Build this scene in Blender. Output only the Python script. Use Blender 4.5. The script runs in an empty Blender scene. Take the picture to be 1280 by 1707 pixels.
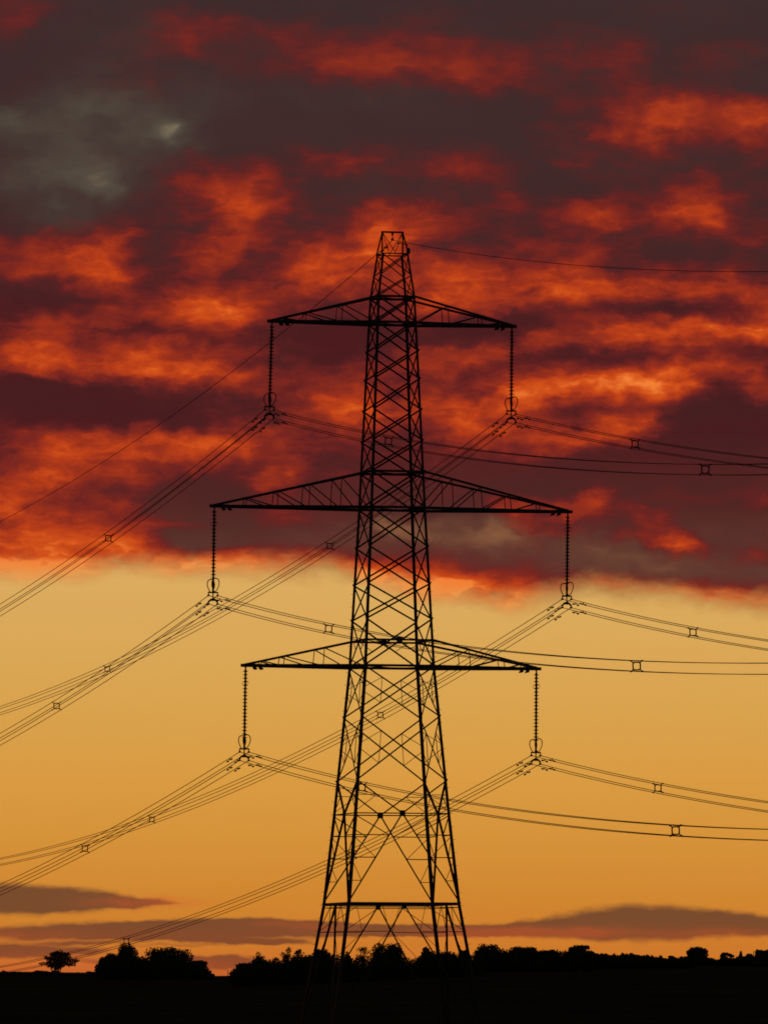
import bpy, math, random
import numpy as np
from mathutils import Vector, Matrix

random.seed(7)
rng = np.random.default_rng(7)
SC = bpy.context.scene
COL = SC.collection
R = math.radians


def lin(r, g, b):
    return tuple((c / 255 / 12.92) if c / 255 <= 0.04045 else ((c / 255 + 0.055) / 1.055) ** 2.4 for c in (r, g, b)) + (1.0,)


# ------------------------------------------------------------------ camera
F, HORIZON, DIST = 13500.0, 1690.0, 526.5          # focal length and horizon in photo pixels; metres to the pylon
EYE = 1.7
PITCH = math.atan((HORIZON - 853.5) / F)
ROLL = R(0.12)
cam_data = bpy.data.cameras.new('camera')
cam_data.sensor_fit = 'HORIZONTAL'
cam_data.sensor_width = 36.0
cam_data.lens = 36.0 * F / 1280
cam_data.clip_start = 1.0
cam_data.clip_end = 40000.0
cam = bpy.data.objects.new('camera', cam_data)
COL.objects.link(cam)
cam.matrix_world = Matrix.Translation((0, 0, EYE)) @ Matrix.Rotation(R(90) + PITCH, 4, 'X') @ Matrix.Rotation(ROLL, 4, 'Z')
SC.camera = cam


def at(px, py, Y):
    """world point that the photo shows at pixel px, py if it stands Y metres away"""
    u0, v0 = px - 640, py - 853.5
    cr, sr = math.cos(ROLL), math.sin(ROLL)
    u, v = u0 * cr + v0 * sr, -u0 * sr + v0 * cr
    c, s = math.cos(PITCH), math.sin(PITCH)
    yc = -v / F
    d = Vector((u / F, c - s * yc, s + c * yc))
    d *= Y / d.y
    return Vector((d.x, d.y, d.z + EYE))


# ------------------------------------------------------------------ exposure
SC.view_settings.view_transform = 'Standard'
SC.view_settings.look = 'None'
SC.view_settings.exposure = 0.0
SC.view_settings.gamma = 1.0
SC.render.film_transparent = False
SC.render.filter_size = 1.75
SC.cycles.filter_width = 1.75

# ------------------------------------------------------------------ sun: low behind the clouds beyond the pylon
SUN_EL, SUN_AZ = R(1.2), R(-8)                      # azimuth from +Y, negative = to the left
sun_data = bpy.data.lights.new('sun', 'SUN')
sun_data.energy = 0.25
sun_data.angle = R(0.5)
sun_data.color = (1.0, 0.45, 0.2)
sun = bpy.data.objects.new('sun', sun_data)
COL.objects.link(sun)
sdir = Vector((math.sin(SUN_AZ) * math.cos(SUN_EL), math.cos(SUN_AZ) * math.cos(SUN_EL), math.sin(SUN_EL)))
sun.rotation_euler = sdir.to_track_quat('Z', 'Y').to_euler()
sun.location = (0, 0, 80)

# ------------------------------------------------------------------ world: dusk sky with a lit cloud deck
W = bpy.data.worlds.new('World')
SC.world = W
W.use_nodes = True
NT = W.node_tree
NT.nodes.clear()


def N(kind, **kw):
    n = NT.nodes.new(kind)
    for k, v in kw.items():
        setattr(n, k, v)
    return n


def put(sock, v):
    if hasattr(v, 'is_output'):
        NT.links.new(v, sock)
    else:
        sock.default_value = v


def M(op, a, b=None, c=None, clamp=False):
    n = N('ShaderNodeMath', operation=op, use_clamp=clamp)
    put(n.inputs[0], a)
    if b is not None:
        put(n.inputs[1], b)
    if c is not None:
        put(n.inputs[2], c)
    return n.outputs[0]


def VM(op, a, b=None, c=None):
    n = N('ShaderNodeVectorMath', operation=op)
    put(n.inputs[0], a)
    if b is not None:
        put(n.inputs[1], b)
    if c is not None:
        put(n.inputs[2], c)
    return n.outputs['Value'] if op == 'DOT_PRODUCT' else n.outputs[0]


def comb(x, y, z):
    n = N('ShaderNodeCombineXYZ')
    put(n.inputs[0], x)
    put(n.inputs[1], y)
    put(n.inputs[2], z)
    return n.outputs[0]


def smooth(v, lo, hi, to0=0.0, to1=1.0):
    n = N('ShaderNodeMapRange', interpolation_type='SMOOTHSTEP')
    put(n.inputs[0], v)
    n.inputs[1].default_value = lo
    n.inputs[2].default_value = hi
    n.inputs[3].default_value = to0
    n.inputs[4].default_value = to1
    return n.outputs[0]


def ramp(fac, stops, interp='LINEAR'):
    n = N('ShaderNodeValToRGB')
    cr = n.color_ramp
    cr.interpolation = interp
    while len(cr.elements) > 1:
        cr.elements.remove(cr.elements[-1])
    for i, (p, c) in enumerate(stops):
        e = cr.elements[0] if i == 0 else cr.elements.new(p)
        e.position = p
        e.color = c
    put(n.inputs[0], fac)
    return n.outputs[0]


def curve(fac, stops, scale):
    """piecewise curve as a grey ramp; stops are (position 0-1, value)"""
    o = ramp(fac, [(p, (v / scale,) * 3 + (1.0,)) for p, v in stops], 'EASE')
    return M('MULTIPLY', o, scale)


def mix(fac, a, b):
    n = N('ShaderNodeMix', data_type='RGBA')
    put(n.inputs[0], fac)
    put(n.inputs[6], a)
    put(n.inputs[7], b)
    return n.outputs[2]


def noise(vec, scale, detail=5.0, rough=0.55, color=False):
    n = N('ShaderNodeTexNoise', noise_dimensions='3D')
    put(n.inputs['Vector'], vec)
    n.inputs['Scale'].default_value = scale
    n.inputs['Detail'].default_value = detail
    n.inputs['Roughness'].default_value = rough
    return n.outputs['Color'] if color else n.outputs[0]


def blobs(vec, items, acc=None):
    """sum of soft cloud patches in the sky: x, y, half width, half height (units of 1/135 rad), strength"""
    for (x, y, sx, sy, a) in items:
        sx, sy, x, y = sx * 1.16 / 100, sy * 1.16 / 100, x / 100, y / 100
        t = VM('MULTIPLY_ADD', vec, (1 / sx, 1 / sy, 0), (-x / sx, -y / sy, 0))
        g = M('POWER', 0.6065, VM('DOT_PRODUCT', t, t))
        acc = M('MULTIPLY_ADD', g, a, acc if acc is not None else 0.0)
    return acc


tc = N('ShaderNodeTexCoord')
sep = N('ShaderNodeSeparateXYZ')
NT.links.new(tc.outputs['Generated'], sep.inputs[0])
dy = M('MAXIMUM', sep.outputs[1], 0.05)
u = M('MULTIPLY_ADD', M('DIVIDE', sep.outputs[0], dy), 135.0, 6.40)
v = M('MULTIPLY_ADD', M('DIVIDE', sep.outputs[2], dy), -134.6, 16.90)
Q = comb(u, v, 0.0)
Qs = comb(M('MULTIPLY', u, 0.62), v, 0.0)
w1 = VM('MULTIPLY', VM('SUBTRACT', noise(Qs, 1.5, 2.0, 0.5, True), (0.5, 0.5, 0.5)), (0.9, 0.5, 0))
w2 = VM('MULTIPLY', VM('SUBTRACT', noise(Qs, 4.2, 2.5, 0.5, True), (0.5, 0.5, 0.5)), (0.50, 0.36, 0))
QW = VM('ADD', VM('ADD', Q, w1), w2)
U01 = M('DIVIDE', u, 12.8, clamp=True)
V01 = M('DIVIDE', v, 17.07, clamp=True)


def vy(y):
    return y / 1707.0


# clear evening sky under the deck
clear = ramp(V01, [(vy(900), lin(224, 170, 96)), (vy(985), lin(219, 171, 94)), (vy(1100), lin(218, 167, 86)), (vy(1200), lin(217, 161, 76)),
                   (vy(1300), lin(217, 155, 66)), (vy(1400), lin(213, 146, 57)), (vy(1480), lin(209, 136, 49)), (vy(1550), lin(207, 127, 43)),
                   (vy(1600), lin(205, 117, 42)), (vy(1640), lin(184, 86, 40))])
veil = M('SUBTRACT', noise(comb(M('MULTIPLY', u, 0.10), v, 2.2), 1.6, 4.0, 0.55), 0.5)
clear = mix(M('MULTIPLY', M('ABSOLUTE', veil), 0.32), clear, lin(226, 150, 78))
# the lit parts of the deck
GLOW = [
    (22, 18, 42, 30, .62), (285, 45, 40, 22, .50), (312, 72, 15, 14, .30), (380, 40, 30, 14, .38), (485, 52, 36, 14, .42), (520, 105, 50, 22, .42), (600, 112, 52, 26, .52),
    (690, 98, 56, 20, .48), (764, 118, 28, 20, .58), (862, 98, 32, 22, .46), (960, 84, 32, 24, .32), (1050, 85, 28, 38, .42), (1230, 85, 50, 20, .26), (690, 30, 40, 20, .2),
    (1018, 205, 20, 20, .72), (1088, 195, 34, 26, .72), (1118, 176, 24, 16, .55), (1088, 236, 14, 14, .5), (1190, 196, 62, 20, .82), (1265, 204, 42, 20, .75), (950, 180, 25, 14, .26),
    (248, 142, 10, 14, .34), (202, 150, 16, 14, .22), (180, 262, 16, 12, .2), (320, 282, 34, 15, .36), (440, 290, 20, 12, .5), (372, 305, 36, 20, .42), (398, 338, 40, 22, .72), (424, 358, 26, 18, .62),
    (560, 262, 46, 16, .48), (578, 280, 12, 14, .34), (735, 272, 40, 16, .42), (800, 295, 46, 22, .36), (950, 262, 24, 16, .34), (1185, 312, 50, 22, .46), (1165, 352, 28, 20, .66), (1120, 356, 24, 14, .44),
    (985, 358, 50, 16, .52), (1020, 370, 22, 12, .34), (838, 336, 20, 14, .44), (690, 366, 48, 20, .62), (656, 396, 22, 14, .4), (545, 355, 30, 14, .22), (1260, 385, 40, 14, .22), (905, 410, 60, 12, .22),
    (15, 430, 40, 18, .55), (80, 420, 44, 18, .5), (168, 432, 30, 28, .72), (120, 462, 50, 16, .46), (212, 388, 18, 12, .3), (210, 465, 36, 14, .45), (350, 420, 34, 16, .62), (392, 410, 30, 12, .52), (330, 442, 16, 10, .4),
    (508, 428, 30, 20, .74), (578, 445, 46, 24, .84), (622, 402, 18, 28, .62), (525, 470, 44, 10, .5), (735, 458, 52, 18, .56), (840, 466, 60, 16, .62), (965, 474, 56, 18, .64), (1095, 480, 80, 16, .5), (1225, 482, 44, 22, .4),
    (345, 515, 46, 18, .74), (395, 522, 36, 20, .7), (280, 520, 30, 12, .4), (150, 532, 60, 13, .42), (96, 588, 56, 22, .66), (30, 582, 38, 26, .6), (262, 582, 50, 13, .46), (130, 620, 40, 14, .3), (480, 492, 50, 10, .35),
    (740, 500, 50, 20, .48), (830, 512, 60, 16, .4), (1010, 560, 50, 13, .5), (1070, 556, 50, 15, .62), (1160, 562, 60, 14, .66), (1235, 552, 50, 15, .72), (1285, 532, 36, 18, .72), (900, 570, 40, 10, .3),
    (250, 618, 50, 16, .5), (310, 622, 56, 18, .66), (375, 622, 30, 14, .42), (555, 668, 38, 32, .58), (592, 686, 22, 26, .5), (730, 602, 36, 13, .46), (806, 600, 30, 12, .48), (935, 652, 76, 16, .76), (1050, 642, 64, 17, .82),
    (1112, 640, 46, 15, .68), (1190, 612, 50, 12, .46), (1275, 652, 26, 24, .66), (722, 690, 54, 20, .68), (792, 704, 42, 18, .5), (860, 660, 30, 18, .5), (1062, 712, 40, 16, .72), (1000, 722, 50, 18, .52), (905, 735, 46, 22, .42), (820, 745, 40, 20, .4),
    (52, 745, 34, 15, .52), (140, 746, 44, 16, .82), (235, 740, 50, 15, .76), (320, 735, 40, 10, .52), (372, 738, 22, 11, .62), (430, 732, 34, 14, .4), (40, 800, 36, 18, .56), (205, 792, 44, 14, .52), (130, 770, 40, 12, .34), (104, 852, 56, 20, .52), (15, 850, 30, 20, .5), (100, 800, 30, 10, .3),
    (440, 800, 26, 15, .62), (475, 796, 18, 10, .42), (490, 868, 34, 12, .36), (180, 850, 40, 14, .4), (330, 760, 40, 12, .25), (860, 858, 26, 18, .46), (960, 850, 46, 18, .48), (1085, 866, 18, 14, .68), (1000, 836, 26, 12, .4), (1060, 895, 46, 12, .3), (1150, 916, 30, 11, .72), (1118, 908, 20, 10, .44),
    (1258, 832, 24, 13, .36), (905, 900, 30, 12, .3), (1255, 930, 40, 12, .3), (60, 895, 70, 16, .35), (190, 902, 60, 12, .4), (30, 870, 30, 14, .3), (250, 880, 40, 12, .3),
]
g = blobs(QW, GLOW)
DARK = [(70, 655, 60, 20, .3), (200, 680, 90, 20, .3), (300, 560, 60, 14, .22), (560, 560, 60, 22, .3), (330, 835, 70, 18, .3), (295, 905, 45, 12, .5), (60, 500, 60, 14, .3), (100, 470, 40, 8, .2), (800, 640, 22, 16, .3), (1130, 515, 70, 13, .3), (980, 590, 70, 12, .22),
        (1180, 720, 70, 30, .45), (1240, 690, 50, 30, .3), (950, 690, 50, 12, .25), (1100, 780, 90, 22, .25), (1180, 870, 60, 20, .35), (860, 790, 60, 20, .25), (820, 545, 70, 18, .3), (230, 440, 30, 30, .2), (660, 320, 60, 20, .2), (700, 190, 90, 25, .25), (930, 290, 60, 26, .28), (450, 200, 60, 26, .2)]
g = blobs(QW, [(a, b, c, d, -e) for a, b, c, d, e in DARK], g)
HALO = [(550, 110, 220, 46, .20), (860, 105, 200, 46, .20), (380, 60, 120, 40, .14), (400, 340, 120, 56, .22), (100, 430, 140, 40, .24), (600, 420, 160, 50, .24), (1110, 200, 170, 42, .22), (1120, 335, 170, 42, .22), (800, 285, 190, 36, .20), (900, 470, 300, 42, .28), (330, 520, 190, 36, .24),
        (120, 590, 160, 36, .24), (300, 630, 160, 36, .22), (1080, 560, 190, 34, .22), (1050, 645, 190, 36, .26), (620, 680, 150, 46, .26), (200, 750, 200, 36, .26), (430, 740, 80, 36, .20), (100, 830, 150, 44, .26), (760, 700, 120, 46, .26), (1060, 720, 110, 36, .20), (1010, 855, 170, 36, .24), (450, 800, 120, 26, .22), (720, 610, 120, 36, .2), (1230, 800, 80, 60, .14)]
g = blobs(QW, [(a, b, c, d, e * .62) for a, b, c, d, e in HALO], g)
n1 = M('SUBTRACT', noise(VM('ADD', comb(M('MULTIPLY', u, 0.6), v, 3.7), VM('MULTIPLY', w2, (0.5, 0.7, 0))), 1.7, 3.0, 0.5), 0.5)
n2 = M('SUBTRACT', noise(comb(M('MULTIPLY', u, 0.55), v, 9.1), 5.2, 3.5, 0.55), 0.5)
n3 = M('SUBTRACT', noise(comb(M('MULTIPLY', u, 0.3), v, 5.5), 1.0, 4.0, 0.5), 0.5)
# lower edge of the deck and its burning rim
edge = curve(U01, [(0, 9.50), (.10, 9.46), (.20, 9.36), (.30, 9.35), (.42, 9.44), (.50, 9.66), (.56, 9.86), (.66, 10.0), (.71, 9.86), (.78, 9.70), (.86, 9.80), (.93, 9.92), (1.0, 10.0)], 12.0)
edge = M('MULTIPLY_ADD', n1, 0.45, M('ADD', edge, 0.14))
edge = M('MULTIPLY_ADD', n2, 0.22, edge)
depth = M('SUBTRACT', edge, v)                       # how far inside the deck, in hundreds of units
deckmask = smooth(depth, -0.26, 0.36)
rimamp = curve(U01, [(0, .92), (.10, .88), (.19, .80), (.24, .62), (.42, .66), (.5, .86), (.58, .96), (.66, .86), (.72, .5), (.80, .34), (.9, .5), (1.0, .46)], 1.2)
rimwide = curve(U01, [(0, .46), (.18, .38), (.25, .20), (.45, .24), (.55, .40), (.66, .36), (.75, .2), (1, .22)], 1.2)
rr = M('DIVIDE', M('SUBTRACT', depth, 0.10), rimwide)
rim = M('MULTIPLY', M('POWER', 0.5, M('MULTIPLY', rr, rr)), rimamp)
g = M('DIVIDE', M('MULTIPLY', g, M('MULTIPLY', smooth(v, 0.3, 5.6, 0.54, 0.72), smooth(u, 3.0, 8.5, 0.93, 1.04))), M('MULTIPLY_ADD', M('MAXIMUM', g, 0.0), 0.30, 1.0))
amp = M('MULTIPLY_ADD', g, 0.45, 0.30)
amp = M('MULTIPLY', amp, smooth(v, 0.5, 5.0, 0.75, 1.15))
g = M('MULTIPLY_ADD', n1, M('MULTIPLY', amp, 1.05), g)
g = M('MULTIPLY_ADD', n2, M('MULTIPLY', amp, 0.62), g)
g = M('ADD', g, smooth(v, 2.4, 5.0, -0.01, 0.035))
n4 = M('SUBTRACT', noise(VM('ADD', comb(M('MULTIPLY', u, 0.30), v, 6.6), VM('MULTIPLY', w2, (0.6, 0.8, 0))), 3.1, 3.5, 0.55), 0.5)
g = M('MULTIPLY_ADD', n4, smooth(v, 0.5, 5.0, 0.22, 0.46), g)
g = M('ADD', g, smooth(M('ABSOLUTE', M('SUBTRACT', u, 6.4)), 6.4, 9.0, 0.0, 0.22))
n5 = M('SUBTRACT', noise(VM('ADD', comb(M('MULTIPLY', u, 0.20), v, 8.8), VM('MULTIPLY', w2, (0.5, 0.9, 0))), 8.0, 3.0, 0.55), 0.5)
g = M('MULTIPLY_ADD', n5, M('MULTIPLY', amp, 0.55), g)
g = M('MULTIPLY_ADD', rim, M('MULTIPLY_ADD', M('ADD', n1, n4), 1.1, 1.0), g)
base = ramp(V01, [(vy(0), lin(64, 47, 46)), (vy(250), lin(66, 44, 43)), (vy(420), lin(72, 38, 38)), (vy(540), lin(76, 26, 29)), (vy(720), lin(78, 26, 29)), (vy(850), lin(88, 40, 36)), (vy(930), lin(104, 60, 48))])
base = mix(smooth(n3, -0.25, 0.25), base, mix(0.45, base, lin(56, 36, 36)))
redramp = ramp(g, [(0.0, lin(82, 35, 35)), (.22, lin(104, 34, 33)), (.38, lin(126, 40, 31)), (.52, lin(154, 49, 28)), (.66, lin(184, 62, 25)), (.82, lin(210, 82, 27)), (1.0, lin(242, 126, 52))])
deck = mix(M('MULTIPLY', smooth(g, -0.04, 0.38), smooth(v, 1.0, 4.6, 0.86, 1.0)), base, redramp)
# grey parts that no longer catch the light
GREY = [(30, 205, 110, 26, .50), (140, 135, 80, 40, .26), (200, 188, 90, 26, .28), (255, 220, 50, 18, .30), (267, 222, 15, 12, .66), (305, 240, 34, 14, .26), (160, 308, 46, 22, .36), (165, 314, 20, 14, .24), (60, 300, 100, 34, .52), (190, 268, 90, 26, .26),
        (340, 150, 44, 32, .36), (210, 45, 60, 30, .24), (600, 305, 36, 26, .22), (520, 165, 60, 14, .3), (670, 165, 60, 18, .28), (100, 360, 80, 20, .3),
        (800, 900, 58, 22, .62), (840, 890, 24, 12, .4), (648, 874, 20, 13, .66), (690, 880, 30, 18, .36), (570, 880, 40, 16, .34), (940, 925, 60, 16, .46), (1070, 945, 60, 14, .5), (740, 870, 40, 16, .3), (1000, 905, 30, 16, .4), (1220, 950, 60, 16, .4)]
k = blobs(QW, GREY)
k = M('MULTIPLY', k, M('MULTIPLY_ADD', n1, 1.6, 1.0))
greycol = ramp(M('MULTIPLY', k, 0.5), [(0.0, lin(66, 52, 47)), (.25, lin(73, 63, 56)), (.5, lin(88, 78, 66)), (.72, lin(126, 114, 90)), (1.0, lin(140, 128, 104))])
greycol = mix(smooth(v, 7.5, 8.8), greycol, ramp(M('MULTIPLY', k, 0.5), [(0.0, lin(84, 50, 42)), (.3, lin(106, 66, 50)), (.55, lin(138, 92, 62)), (1.0, lin(170, 122, 80))]))
deck = mix(smooth(k, 0.04, 0.85, 0.0, 0.90), deck, greycol)
sky = mix(deckmask, clear, deck)
# low lens clouds over the horizon
LOW = [(-40, 1500, 110, 20, .9), (60, 1503, 60, 16, .5), (135, 1506, 50, 11, .55), (200, 1508, 45, 7, .55), (255, 1509, 40, 4.5, .38), (60, 1560, 130, 9, .55), (200, 1553, 110, 10, .7), (320, 1549, 90, 10, .7), (440, 1547, 70, 10, .85), (540, 1551, 60, 9, .75), (640, 1552, 70, 7, .7), (740, 1550, 60, 6, .6),
       (420, 1571, 60, 4, .55), (350, 1570, 50, 4, .3), (60, 1590, 70, 8, .75), (-20, 1586, 60, 9, .5), (340, 1606, 60, 9, .8), (400, 1604, 40, 8, .4), (110, 1588, 60, 4, .4), (250, 1566, 60, 3, .45), (140, 1575, 50, 2.5, .4), (300, 1579, 70, 2.5, .4), (480, 1574, 40, 3, .4), (200, 1606, 90, 5, .5), (700, 1560, 60, 3, .4),
       (800, 1553, 55, 6, .7), (890, 1550, 55, 10, .7), (975, 1545, 55, 16, .7), (1065, 1538, 60, 24, .82), (1160, 1540, 60, 19, .62), (1250, 1543, 60, 13, .62), (1330, 1545, 60, 11, .7)]
QL = VM('ADD', VM('ADD', Q, VM('MULTIPLY', w1, (0.3, 0.12, 0))), VM('MULTIPLY', w2, (0.9, 0.35, 0)))
ls = M('ADD', blobs(QL, [(a, b, c, d * .84, e) for a, b, c, d, e in LOW]), M('MULTIPLY', M('SUBTRACT', noise(comb(M('MULTIPLY', u, 0.14), v, 1.3), 9.0, 4.0, 0.6), 0.5), 0.30))
lmask = smooth(ls, 0.24, 0.72, 0.0, 0.92)
lowcol = mix(smooth(v, 15.3, 15.66), lin(110, 68, 45), lin(124, 68, 43))
REDS = [(800, 1556, 60, 6, .9), (890, 1556, 50, 6, .8), (960, 1557, 40, 5, .6), (1010, 1553, 40, 4, .4), (235, 1507, 50, 6, .9), (290, 1508, 30, 5, .6), (480, 1542, 40, 4, .6), (540, 1550, 26, 5, .5), (1180, 1558, 90, 5, .55), (30, 1562, 60, 6, .5), (120, 1614, 120, 12, .7), (20, 1620, 80, 12, .6), (250, 1615, 120, 10, .5), (460, 1592, 30, 8, .3), (350, 1620, 60, 10, .4)]
rd = M('MULTIPLY', blobs(QL, REDS), M('MULTIPLY_ADD', n2, 1.6, 1.0), clamp=True)
lowcol = mix(M('MULTIPLY', rd, 0.45), lowcol, lin(190, 84, 42))
sky = mix(M('MULTIPLY', rd, 0.34), sky, lin(206, 92, 48))
sky = mix(lmask, sky, lowcol)
bg_front = N('ShaderNodeBackground')
NT.links.new(sky, bg_front.inputs[0])
bg_front.inputs[1].default_value = 1.0
st = N('ShaderNodeTexSky', sky_type='NISHITA', sun_disc=False)
st.sun_elevation = SUN_EL
st.sun_rotation = SUN_AZ
st.air_density = 1.0
st.dust_density = 2.0
bg_back = N('ShaderNodeBackground')
NT.links.new(st.outputs[0], bg_back.inputs[0])
bg_back.inputs[1].default_value = 0.05
ms = N('ShaderNodeMixShader')
put(ms.inputs[0], smooth(sep.outputs[1], 0.15, 0.6))
NT.links.new(bg_back.outputs[0], ms.inputs[1])
NT.links.new(bg_front.outputs[0], ms.inputs[2])
wo = N('ShaderNodeOutputWorld')
NT.links.new(ms.outputs[0], wo.inputs[0])
W.cycles.sampling_method = 'MANUAL'
W.cycles.sample_map_resolution = 512


# ------------------------------------------------------------------ materials
def material(name, c0, c1, scale, rough=0.7, metal=0.0, spec=0.3, bump=0.0, stretch=(1, 1, 1)):
    m = bpy.data.materials.new(name)
    m.use_nodes = True
    nt = m.node_tree
    b = nt.nodes['Principled BSDF']
    b.inputs['Roughness'].default_value = rough
    b.inputs['Metallic'].default_value = metal
    b.inputs['Specular IOR Level'].default_value = spec
    t = nt.nodes.new('ShaderNodeTexCoord')
    mp = nt.nodes.new('ShaderNodeMapping')
    mp.inputs['Scale'].default_value = stretch
    nz = nt.nodes.new('ShaderNodeTexNoise')
    nz.inputs['Scale'].default_value = scale
    nz.inputs['Detail'].default_value = 6
    cr = nt.nodes.new('ShaderNodeValToRGB')
    cr.color_ramp.elements[0].position = .35
    cr.color_ramp.elements[0].color = (*c0, 1)
    cr.color_ramp.elements[1].position = .68
    cr.color_ramp.elements[1].color = (*c1, 1)
    nt.links.new(t.outputs['Object'], mp.inputs[0])
    nt.links.new(mp.outputs[0], nz.inputs['Vector'])
    nt.links.new(nz.outputs[0], cr.inputs[0])
    nt.links.new(cr.outputs[0], b.inputs['Base Color'])
    if bump:
        bp = nt.nodes.new('ShaderNodeBump')
        bp.inputs['Strength'].default_value = bump
        nt.links.new(nz.outputs[0], bp.inputs['Height'])
        nt.links.new(bp.outputs[0], b.inputs['Normal'])
    return m


STEEL = material('dark_weathered_steel', (.040, .036, .034), (.075, .068, .064), 1.4, .7, .15, .3)
GLASS = material('glazed_brown_insulator', (.06, .035, .025), (.10, .06, .04), 4.0, .35, 0, .5)
ALU = material('dull_aluminium_wire', (.09, .09, .09), (.14, .14, .14), .7, .65, .3, .3)
LEAF = material('dark_foliage', (.035, .050, .020), (.075, .095, .035), .55, .85, 0, .1)
THIN = material('thin_autumn_foliage', (.060, .050, .022), (.11, .085, .035), .55, .85, 0, .1)
BARK = material('bark', (.045, .035, .028), (.085, .068, .05), 3.0, .9, 0, .1, .3, (1, 1, .2))
GRASS = material('rough_pasture', (.030, .038, .018), (.062, .070, .032), .045, 1.0, 0, 0.0, .2)
BRICK = material('old_brick', (.16, .07, .05), (.24, .12, .08), 2.0, .9, 0, .1)
TILE = material('slate', (.06, .06, .07), (.10, .10, .11), 2.0, .8, 0, .2)
WOOD = material('grey_timber', (.10, .085, .07), (.16, .14, .11), 3.0, .9, 0, .1)
PAINT = material('painted_steel_box', (.10, .10, .10), (.15, .15, .15), 2.0, .5, 0, .3)


# ------------------------------------------------------------------ mesh helpers
class MB:
    def __init__(self):
        self.v, self.f = [], []

    def add(self, verts, faces):
        o = len(self.v)
        self.v += [tuple(p) for p in verts]
        self.f += [tuple(i + o for i in fc) for fc in faces]

    def prism(self, p, q, prof, X, Yv):
        """extrude the closed profile (list of 2-D points along X, Yv) from p to q"""
        n = len(prof)
        ring = lambda c: [c + X * a + Yv * b for a, b in prof]
        fs = [(i, (i + 1) % n, n + (i + 1) % n, n + i) for i in range(n)]
        fs += [tuple(reversed(range(n))), tuple(range(n, 2 * n))]
        self.add(ring(p) + ring(q), fs)

    def angle(self, p, q, w, ref, t=None, w2=None):
        """steel angle: one flange square to ref (lies in the face), the other points along -ref"""
        p, q, ref = Vector(p), Vector(q), Vector(ref)
        t = t or max(.012, w * .12)
        w2 = w2 or w
        d = (q - p).normalized()
        nrm = (ref - d * ref.dot(d)).normalized()
        side = d.cross(nrm)
        prof = [(-w / 2, 0), (w / 2, 0), (w / 2, -t), (-w / 2 + t, -t), (-w / 2 + t, -w2), (-w / 2, -w2)]
        self.prism(p, q, prof, side, nrm)

    def box(self, c, X, Y, Z):
        c, X, Y, Z = Vector(c), Vector(X), Vector(Y), Vector(Z)
        vs = [c + X * a + Y * b + Z * e for e in (-1, 1) for b in (-1, 1) for a in (-1, 1)]
        self.add(vs, [(0, 2, 3, 1), (4, 5, 7, 6), (0, 1, 5, 4), (2, 6, 7, 3), (0, 4, 6, 2), (1, 3, 7, 5)])

    def tube(self, pts, r, n=6, closed=False):
        pts = [Vector(p) for p in pts]
        m = len(pts)
        rs = r if isinstance(r, (list, tuple)) else [r] * m
        d0 = (pts[1] - pts[0]).normalized()
        up = Vector((0, 0, 1)) if abs(d0.z) < .9 else Vector((1, 0, 0))
        rings = []
        for i, p in enumerate(pts):
            a = pts[(i - 1) % m] if (closed or i) else p
            b = pts[(i + 1) % m] if (closed or i < m - 1) else p
            d = (b - a).normalized()
            s = d.cross(up)
            s = s.normalized() if s.length > 1e-5 else d.orthogonal().normalized()
            tt = s.cross(d)
            up = tt
            rings.append([p + (s * math.cos(2 * math.pi * j / n) + tt * math.sin(2 * math.pi * j / n)) * rs[i] for j in range(n)])
        vs = [x for rg in rings for x in rg]
        fs = []
        for i in range(m if closed else m - 1):
            a, b = i * n, ((i + 1) % m) * n
            fs += [(a + j, a + (j + 1) % n, b + (j + 1) % n, b + j) for j in range(n)]
        if not closed:
            fs += [tuple(reversed(range(n))), tuple(range((m - 1) * n, m * n))]
        self.add(vs, fs)

    def lathe(self, prof, n=14, o=(0, 0, 0)):
        o = Vector(o)
        vs = [o + Vector((r * math.cos(2 * math.pi * j / n), r * math.sin(2 * math.pi * j / n), z)) for r, z in prof for j in range(n)]
        fs = [(i * n + j, i * n + (j + 1) % n, (i + 1) * n + (j + 1) % n, (i + 1) * n + j) for i in range(len(prof) - 1) for j in range(n)]
        fs += [tuple(reversed(range(n))), tuple(range((len(prof) - 1) * n, len(prof) * n))]
        self.add(vs, fs)

    def mesh(self, name, mat, smooth_=False):
        me = bpy.data.meshes.new(name)
        me.from_pydata(self.v, [], self.f)
        me.materials.append(mat)
        if smooth_:
            me.polygons.foreach_set('use_smooth', [True] * len(me.polygons))
        me.update()
        return me

    def build(self, name, mat, parent=None, smooth_=False):
        return link(name, self.mesh(name, mat, smooth_), parent)


def link(name, me, parent=None, loc=None, rot=None):
    o = bpy.data.objects.new(name, me)
    COL.objects.link(o)
    if parent is not None:
        o.parent = parent
    if loc is not None:
        o.location = loc
    if rot is not None:
        o.rotation_euler = rot
    return o


def empty(name, loc=(0, 0, 0)):
    o = bpy.data.objects.new(name, None)
    o.empty_display_size = .5
    COL.objects.link(o)
    o.location = loc
    return o


def tag(o, label=None, cat=None, group=None, kind=None):
    for key, val in (('label', label), ('category', cat), ('group', group), ('kind', kind)):
        if val:
            o[key] = val
    return o


# ------------------------------------------------------------------ ground: one sheet, flat to the pylon, then rising to a low ridge
def sst(a, b, x):
    t = np.clip((x - a) / (b - a), 0, 1)
    return t * t * (3 - 2 * t)


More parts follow.
